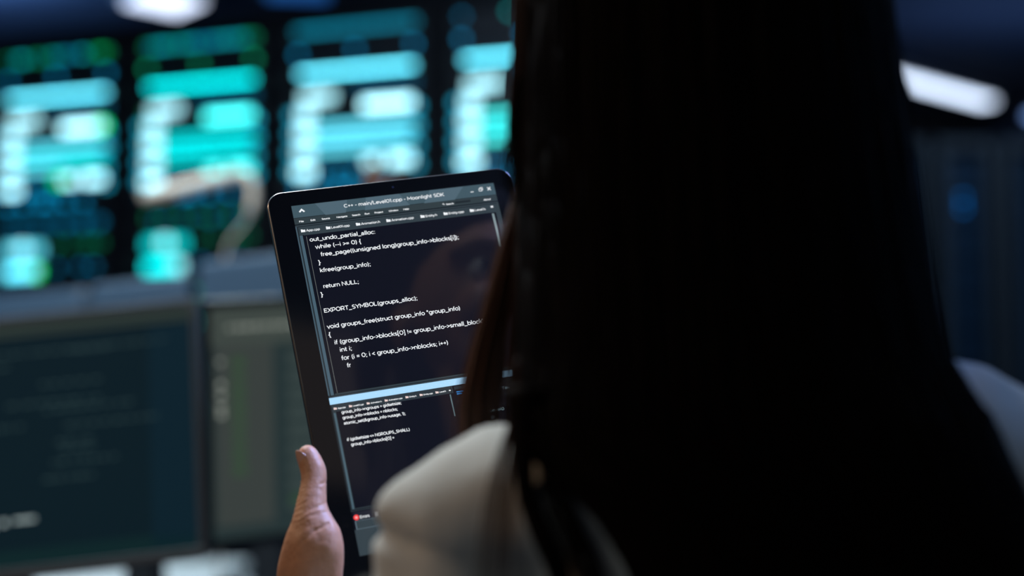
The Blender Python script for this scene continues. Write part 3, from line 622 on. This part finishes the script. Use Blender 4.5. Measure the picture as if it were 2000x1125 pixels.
# gentle skin folds over the thumb joint and the base of the thumb
n_ax = (P(612, 946, .877)-P(602, 889, .877)).normalized()
cr = [(P(591, 940, .872), .0050, 560, .00042), (P(587, 962, .870), .0060, 520, .00045), (P(583, 1005, .862), .0085, 340, .00035)]
creases = [(P(638, 944, .87), P(627, 945, .87), .0006), (P(637, 981, .87), P(611, 990, .87), .0004), (P(646, 1017, .87), P(622, 1027, .87), .0010), (P(622, 1027, .87), P(600, 1046, .87), .0006), (P(640, 997, .87), P(608, 1001, .87), .0003), (P(600, 1046, .87), P(576, 1075, .87), .0003), (P(622, 1060, .87), P(570, 1090, .87), .0002)]
nrm = [v.normal.copy() for v in lh.vertices]
for v, vn in zip(lh.vertices, nrm):
    p = v.co.copy(); off = .0002*noise.noise(p*90)
    if vn.dot(FWD) < .25:
        for c0, rad, fr, am in cr:
            dd = p-c0; dd -= FWD*dd.dot(FWD); w_ = math.exp(-(dd.length/rad)**2)
            if w_ > .01: off -= am*w_*(.5+.5*math.sin((dd.dot(n_ax)+.3*dd.x)*2*PI*fr+noise.noise(p*200)*2.2))
        for a0, b0_, am in creases:
            ab = b0_-a0; tt = max(0, min(1, (p-a0).dot(ab)/ab.length_squared)); dd = p-(a0+ab*tt); dd -= FWD*dd.dot(FWD)
            off -= am*math.exp(-(dd.length/.0008)**2)
    v.co = p + vn*off
# right hand under the tablet's lower right corner
hb = bmesh.new()
chain(hb, [(*RW, .021), (*(RW+(tp(176, 240, -4)-RW)*.5), .019), (*tp(172, 236, 2), .014), (*tp(160, 222, 8), .009), (*tp(150, 205, 8), .0075)])
for i, (v, L, v2, r) in enumerate(fg):
    k = tp(170+1.5*i, v+8, -14); base = RW + (tp(176, v+12, -14)-RW)*.35
    pts = [(*base, .013), (*((base+k)/2), .013), (*k, .0105), (*tp(158, v+4, -19), r*1.12), (*tp(144-L*.3, (v+v2)/2, -17), r*1.02), (*tp(134-L*.62, v2, -15.5), r*.92), (*tp(134-L*.9, v2-1, -14.5), r*.8)]
    chain(hb, pts)
rh = remesh(hb, .0018, 6)
jb = bmesh.new()
for m_ in (bodym, lh, rh): jb.from_mesh(m_)
bm_me = bpy.data.meshes.new('body'); jb.to_mesh(bm_me); jb.free()
body = ppart('body', bm_me, skin)
for s in (-1, 1):
    eb = bmesh.new(); ball(eb, HC+Vector((s*.031, .070, .003)), .0115, seg=20); me = bpy.data.meshes.new('eye'); eb.to_mesh(me); eb.free(); e1 = ppart('eye', me, mat('eye_white', (.8, .8, .78, 1), .2))
    ib = bmesh.new(); q = HC+Vector((s*.031, .0800, .003))+Vector((-.095, -.74, 0)); tube(ib, [q, q+Vector((0, .0022, 0))], [.006, .004], 20); obj('iris', ib, mat('iris_brown', (.03, .015, .008, 1), .15), e1)
# thumb nail of the left hand
nm = bmesh.new()
nc = P(601, 893, .883); ax = (P(591, 876, .883)-P(601, 903, .883)).normalized()
outn = (-RIGHT*.66 - FWD*.75 + DOWN*.02); outn = (outn-ax*outn.dot(ax)).normalized(); sd = ax.cross(outn).normalized()
N1, N2 = 12, 12; vs = {}
for i in range(N1+1):
    for j in range(N2+1):
        a0 = (j/N2-.5)*2; tt = i/N1
        ang = a0*.92*(1-.42*tt**3); ln_ = (tt*.0112 - .0046) - .0016*a0*a0*(tt > .5)*(tt-.5)*2 + .0012*a0*a0*(tt < .3)
        rad = .0071 - .0010*tt*tt
        vs[i, j] = nm.verts.new(nc + ax*ln_ + outn*math.cos(ang)*rad + sd*math.sin(ang)*rad*.88)
for i in range(N1):
    for j in range(N2): nm.faces.new([vs[i, j], vs[i+1, j], vs[i+1, j+1], vs[i, j+1]])
me = bpy.data.meshes.new('thumb_nail'); nm.to_mesh(me); nm.free()
nail = ppart('thumb_nail', me, mat('nail', (.62, .34, .24, 1), .25, coat=.3)); s_ = nail.modifiers.new('s', 'SOLIDIFY'); s_.thickness = .0006; s_.offset = 0

# shirt
sb = bmesh.new()
def ch(l): chain(sb, l, 18)
ch([(.03, .700, 1.106, .045), (0, .700, 1.100, .044), (-.024, .700, 1.092, .040), (-.041, .700, 1.084, .032)])   # left shoulder yoke
ch([(-.027, .708, 1.045, .049), (-.037, .712, 1.00, .051), (-.060, .735, .90, .046), (LE.x, LE.y, LE.z, .045), (*(LE*.5+LW*.5), .040), (*(LE*.12+LW*.88), .032)])
ch([(.10, .690, 1.15, .050), (.165, .70, 1.140, .046), (.215, .705, 1.127, .049), (.243, .71, 1.108, .048), (.262, .715, 1.07, .047)])
ch([(.262, .715, 1.07, .048), (.285, .74, .95, .048), (RE.x, RE.y, RE.z, .046), (*(RE*.5+RW*.5), .041), (*(RE*.12+RW*.88), .032)])
ch([(.03, .700, 1.106, .045), (.10, .695, 1.15, .050)])
for x, r in ((.01, .062), (.06, .078), (.10, .086), (.14, .080), (.20, .068)):
    ch([(x, .725, 1.06, r*.95), (x, .735, .95, r*1.1), (x*.8+.02, .745, .80, r*1.12), (x*.8+.02, .75, .66, r*1.2), (x*.85+.015, .75, .58, r*1.3)])
ch([(.098, .745, 1.20, .062), (.10, .73, 1.165, .066)])
shm = remesh(sb, .0045, 7)
nrm = [v.normal.copy() for v in shm.vertices]
for v, vn in zip(shm.vertices, nrm):
    p = v.co.copy()
    a = noise.noise(Vector((p.x*26+3, p.y*14, p.z*7)))*.0042 + noise.noise(Vector((p.x*60, p.y*40, p.z*24)))*.0016
    a += .006*math.exp(-((p-P(745, 960, .68)).length/.014)**2)
    a -= .007*math.exp(-(((p.x+.058)**2/.0009)+((p.z-1.090+.35*(p.x+.058))**2/.00003)))       # armhole crease at the left shoulder
    a += .004*math.exp(-((p.x+.045)**2/.0012+(p.z-1.066)**2/.00008))
    d_ = (p.x-.03)*.8+(p.z-1.05)*.5
    a += .0035*math.sin(d_*150+noise.noise(p*9)*3)*math.exp(-((p.z-1.03)/.06)**2)*(p.y < .72)
    v.co = p + vn*a
shirt = mat('white_cotton', (.66, .67, .64, 1), .8, bump=.15, bscale=600)
ppart('shirt', shm, shirt)
# trousers and shoes
tb = bmesh.new()
for s in (-1, 1):
    hx = .10+s*.085
    chain(tb, [(.10, .75, .58, .115), (hx, .75, .585, .105), (hx+s*.02, .95, .578, .084), (hx+s*.03, 1.14, .568, .066), (hx+s*.03, 1.165, .45, .062), (hx+s*.03, 1.145, .28, .056), (hx+s*.03, 1.125, .11, .050)], 18)
ppart('trousers', remesh(tb, .006, 6), mat('dark_cloth', (.02, .022, .03, 1), .8))
for s in (-1, 1):
    fb = bmesh.new(); hx = .10+s*.115
    chain(fb, [(hx, 1.12, .055, .048), (hx, 1.18, .045, .044), (hx+s*.004, 1.25, .036, .036), (hx+s*.006, 1.29, .032, .030)]); box(fb, hx-.04, hx+.04, 1.08, 1.31, .002, .02)
    ppart('shoe', remesh(fb, .004, 3), mat('shoe_leather', (.03, .025, .022, 1), .4))

# hair: an inner mass plus long strands
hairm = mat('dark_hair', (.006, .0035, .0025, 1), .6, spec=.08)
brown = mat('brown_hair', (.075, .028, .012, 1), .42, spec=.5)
LV = [ # z, left x, right x, rear y, front y
 (1.492, .085, .112, .725, .755), (1.485, .050, .145, .685, .800), (1.465, .022, .170, .655, .820), (1.42, .006, .183, .635, .812), (1.37, .0045, .188, .628, .778), (1.32, .0045, .192, .627, .755),
 (1.27, .0045, .197, .627, .750), (1.22, .0050, .204, .626, .752), (1.174, .0045, .213, .622, .752), (1.135, .0000, .227, .618, .745), (1.113, .0300, .235, .618, .735),
 (1.090, .0480, .242, .620, .718), (1.075, .056, .244, .622, .715), (1.04, .068, .246, .622, .70), (.98, .072, .246, .620, .68), (.92, .07, .232, .622, .67), (.87, .095, .21, .630, .66)]
def lvl(z):
    if z >= LV[0][0]: return LV[0][1:]
    for a, b in zip(LV, LV[1:]):
        if b[0] <= z <= a[0]:
            f = (z-b[0])/(a[0]-b[0]); return [b[i]+(a[i]-b[i])*f for i in range(1, 5)]
    return LV[-1][1:]
def hpt(z, th, ins=0):                             # th 0 = right, 90 = rear, 180 = left
    xl, xr, yb, yf = lvl(z); cx = (xl+xr)/2; rx = (xr-xl)/2-ins; cy = .73 if z > 1.15 else (yb+yf)/2; cy = min(cy, yf-.004)
    c, s = math.cos(th), math.sin(th); ex = .8
    X = cx + rx*math.copysign(abs(c)**ex, c)
    Y = cy - (cy-yb-ins)*abs(s)**ex if s >= 0 else cy + (yf-cy-ins)*abs(s)**ex
    return Vector((X, Y, z))
hbm = bmesh.new(); rings = []
zs = [1.492, 1.489, 1.482, 1.472, 1.46, 1.44] + [1.42-.02*i for i in range(28)]
for z in zs:
    ring = []
    for k in range(96):
        th = 2*PI*k/96; p = hpt(z, th, .002)
        w_ = noise.noise(Vector((math.cos(th)*9, math.sin(th)*9, z*1.5)))*.003
        p += Vector((math.cos(th), -math.sin(th), 0))*w_; ring.append(hbm.verts.new(p))
    rings.append(ring)
for r0, r1 in zip(rings, rings[1:]):
    for k in range(96): hbm.faces.new([r0[k], r1[k], r1[(k+1) % 96], r0[(k+1) % 96]])
hbm.faces.new(rings[0]); hbm.faces.new(list(reversed(rings[-1])))
# separate lock that falls over the back of the shirt
lock = [(*P(1028, 760, .655), .011), (*P(1022, 880, .650), .0055), (*P(1028, 964, .648), .0046), (*P(1056, 1040, .645), .0052), (*P(1088, 1110, .643), .0052), (*P(1110, 1200, .645), .005), (*P(1130, 1330, .65), .003)]
lp = spline(lock, 24); tube(hbm, [q[:3] for q in lp], [q[3] for q in lp], 10)
def strand(bm, pts, r, n=3):
    rs = [r*(1 if i < len(pts)*.7 else 1-.8*(i/len(pts)-.7)/.3) for i in range(len(pts))]
    tube(bm, pts, rs, n)
random.seed(11)
for i in range(2300):
    th = math.radians(random.uniform(-12, 192)); z0 = random.uniform(1.2, 1.46); z1 = random.uniform(.84, 1.0)
    if random.random() < .35: th = math.radians(random.choice((random.uniform(150, 192), random.uniform(-12, 30))))
    dth = random.gauss(0, .05); o_ = random.uniform(-.001, .0022); ph = random.uniform(0, 6); pts = []
    for k in range(18):
        f = k/17; z = z0+(z1-z0)*f; p = hpt(z, th+dth*f+.02*math.sin(ph+f*5), -o_ - .0012*math.sin(ph*2+f*7))
        pts.append(p)
    strand(hbm, pts, random.uniform(.0004, .0009))
for i in range(60):                                 # thin cover over the gap
    q0 = random.random(); lq = [(1040+q0*14, 800, .640), (1050+q0*30, 900, .638), (1060+q0*52, 964, .636), (1085+q0*60, 1040, .634), (1105+q0*68, 1100, .633), (1130+q0*70, 1220, .635)]
    strand(hbm, [P(x+random.gauss(0, 1.5), y, d) for x, y, d in spline(lq, 14)], .00042)
for i in range(70):                                 # locks spread loosely beside the gap over the back
    a = random.gauss(0, 8); lq = [(x+a*(.3+.7*j/6), y, d) for j, (x, y, d) in enumerate(((1022, 760, .648), (1022, 880, .642), (1030, 964, .640), (1060, 1040, .637), (1087, 1110, .636), (1112, 1200, .638), (1130, 1330, .645)))]
    strand(hbm, [P(*q) for q in spline(lq, 20)], .0005)
me = bpy.data.meshes.new('hair'); hbm.to_mesh(me); hbm.free(); hair = ppart('hair', me, hairm)
fb = bmesh.new(); random.seed(5)
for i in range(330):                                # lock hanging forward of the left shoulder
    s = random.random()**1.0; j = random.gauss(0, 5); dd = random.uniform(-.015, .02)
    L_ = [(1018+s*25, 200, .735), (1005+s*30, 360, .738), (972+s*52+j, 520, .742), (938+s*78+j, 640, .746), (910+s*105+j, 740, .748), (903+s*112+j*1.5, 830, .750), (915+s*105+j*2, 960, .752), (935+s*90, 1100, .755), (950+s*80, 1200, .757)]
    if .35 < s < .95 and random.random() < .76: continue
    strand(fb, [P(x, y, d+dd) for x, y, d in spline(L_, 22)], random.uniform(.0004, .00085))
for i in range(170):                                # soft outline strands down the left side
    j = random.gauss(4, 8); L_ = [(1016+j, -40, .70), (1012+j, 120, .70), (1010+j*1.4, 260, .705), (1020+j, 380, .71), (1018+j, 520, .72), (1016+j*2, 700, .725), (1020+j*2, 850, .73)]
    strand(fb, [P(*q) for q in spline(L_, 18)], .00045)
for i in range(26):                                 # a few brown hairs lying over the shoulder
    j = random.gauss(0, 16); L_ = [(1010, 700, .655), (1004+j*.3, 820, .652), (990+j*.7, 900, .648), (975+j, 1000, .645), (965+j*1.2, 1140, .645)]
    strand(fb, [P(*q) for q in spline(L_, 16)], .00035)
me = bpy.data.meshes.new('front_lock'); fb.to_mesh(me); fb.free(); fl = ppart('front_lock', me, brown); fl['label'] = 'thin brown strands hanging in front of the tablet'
fw = bmesh.new(); random.seed(9)
for i in range(34):                                 # stray single hairs
    j = random.uniform(-26, 10); L_ = [(1018+j*.3, 150, .70), (1008+j*.6, 260, .70), (1006+j, 330, .70), (1014+j*.7, 400, .71)]
    strand(fw, [P(*q) for q in spline(L_, 12)], .00016)
me = bpy.data.meshes.new('stray_hairs'); fw.to_mesh(me); fw.free(); ppart('stray_hairs', me, hairm)
fw = bmesh.new()
for i in range(22):
    j = random.uniform(-4, 16); L_ = [(1745+j, 60, .69), (1768+j, 200, .69), (1792+j, 380, .69), (1818+j*1.4, 560, .69)]
    strand(fw, [P(*q) for q in spline(L_, 12)], .00018)
me = bpy.data.meshes.new('stray_hairs'); fw.to_mesh(me); fw.free(); ppart('stray_hairs', me, hairm)

# ------------------------------------------------------------ office chair under the person
t = empty('office_chair', 'low-backed office chair hidden beneath the seated person', 'chair', (.10, .76, 0))
fab = mat('chair_fabric', (.02, .022, .025, 1), .85, bump=.3, bscale=300); pl = mat('chair_plastic', (.02, .02, .022, 1), .4)
obj('seat', prism([(x-.24, y-.23) for x, y in rrect(.48, .46, .08, 8)], .405, .468), fab, t, bevel=.02, seg=4)
obj('backrest', BX(-.20, .20, -.285, -.235, .58, .88), fab, t, bevel=.022, seg=4)
bm = bmesh.new(); tube(bm, [(0, -.1, .395), (0, -.27, .40), (0, -.31, .46), (0, -.30, .66)], .018, 12); obj('back_support', bm, pl, t, True)
bm = bmesh.new(); tube(bm, [(0, 0, .09), (0, 0, .40)], .028, 18); obj('gas_column', bm, mat('chrome', (.5, .5, .5, 1), .2, 1), t, True)
for i in range(5):
    a = 2*PI*i/5+.3; e_ = Vector((math.cos(a)*.28, math.sin(a)*.28, .075)); bm = bmesh.new(); tube(bm, [(0, 0, .10), e_], [.028, .016], 12); lg = obj('leg', bm, pl, t, True)
    wb = bmesh.new(); s = Vector((-math.sin(a), math.cos(a), 0)); tube(wb, [Vector((e_.x, e_.y, .03))-s*.022, Vector((e_.x, e_.y, .03))+s*.022], .029, 18); obj('caster', wb, pl, lg, True)
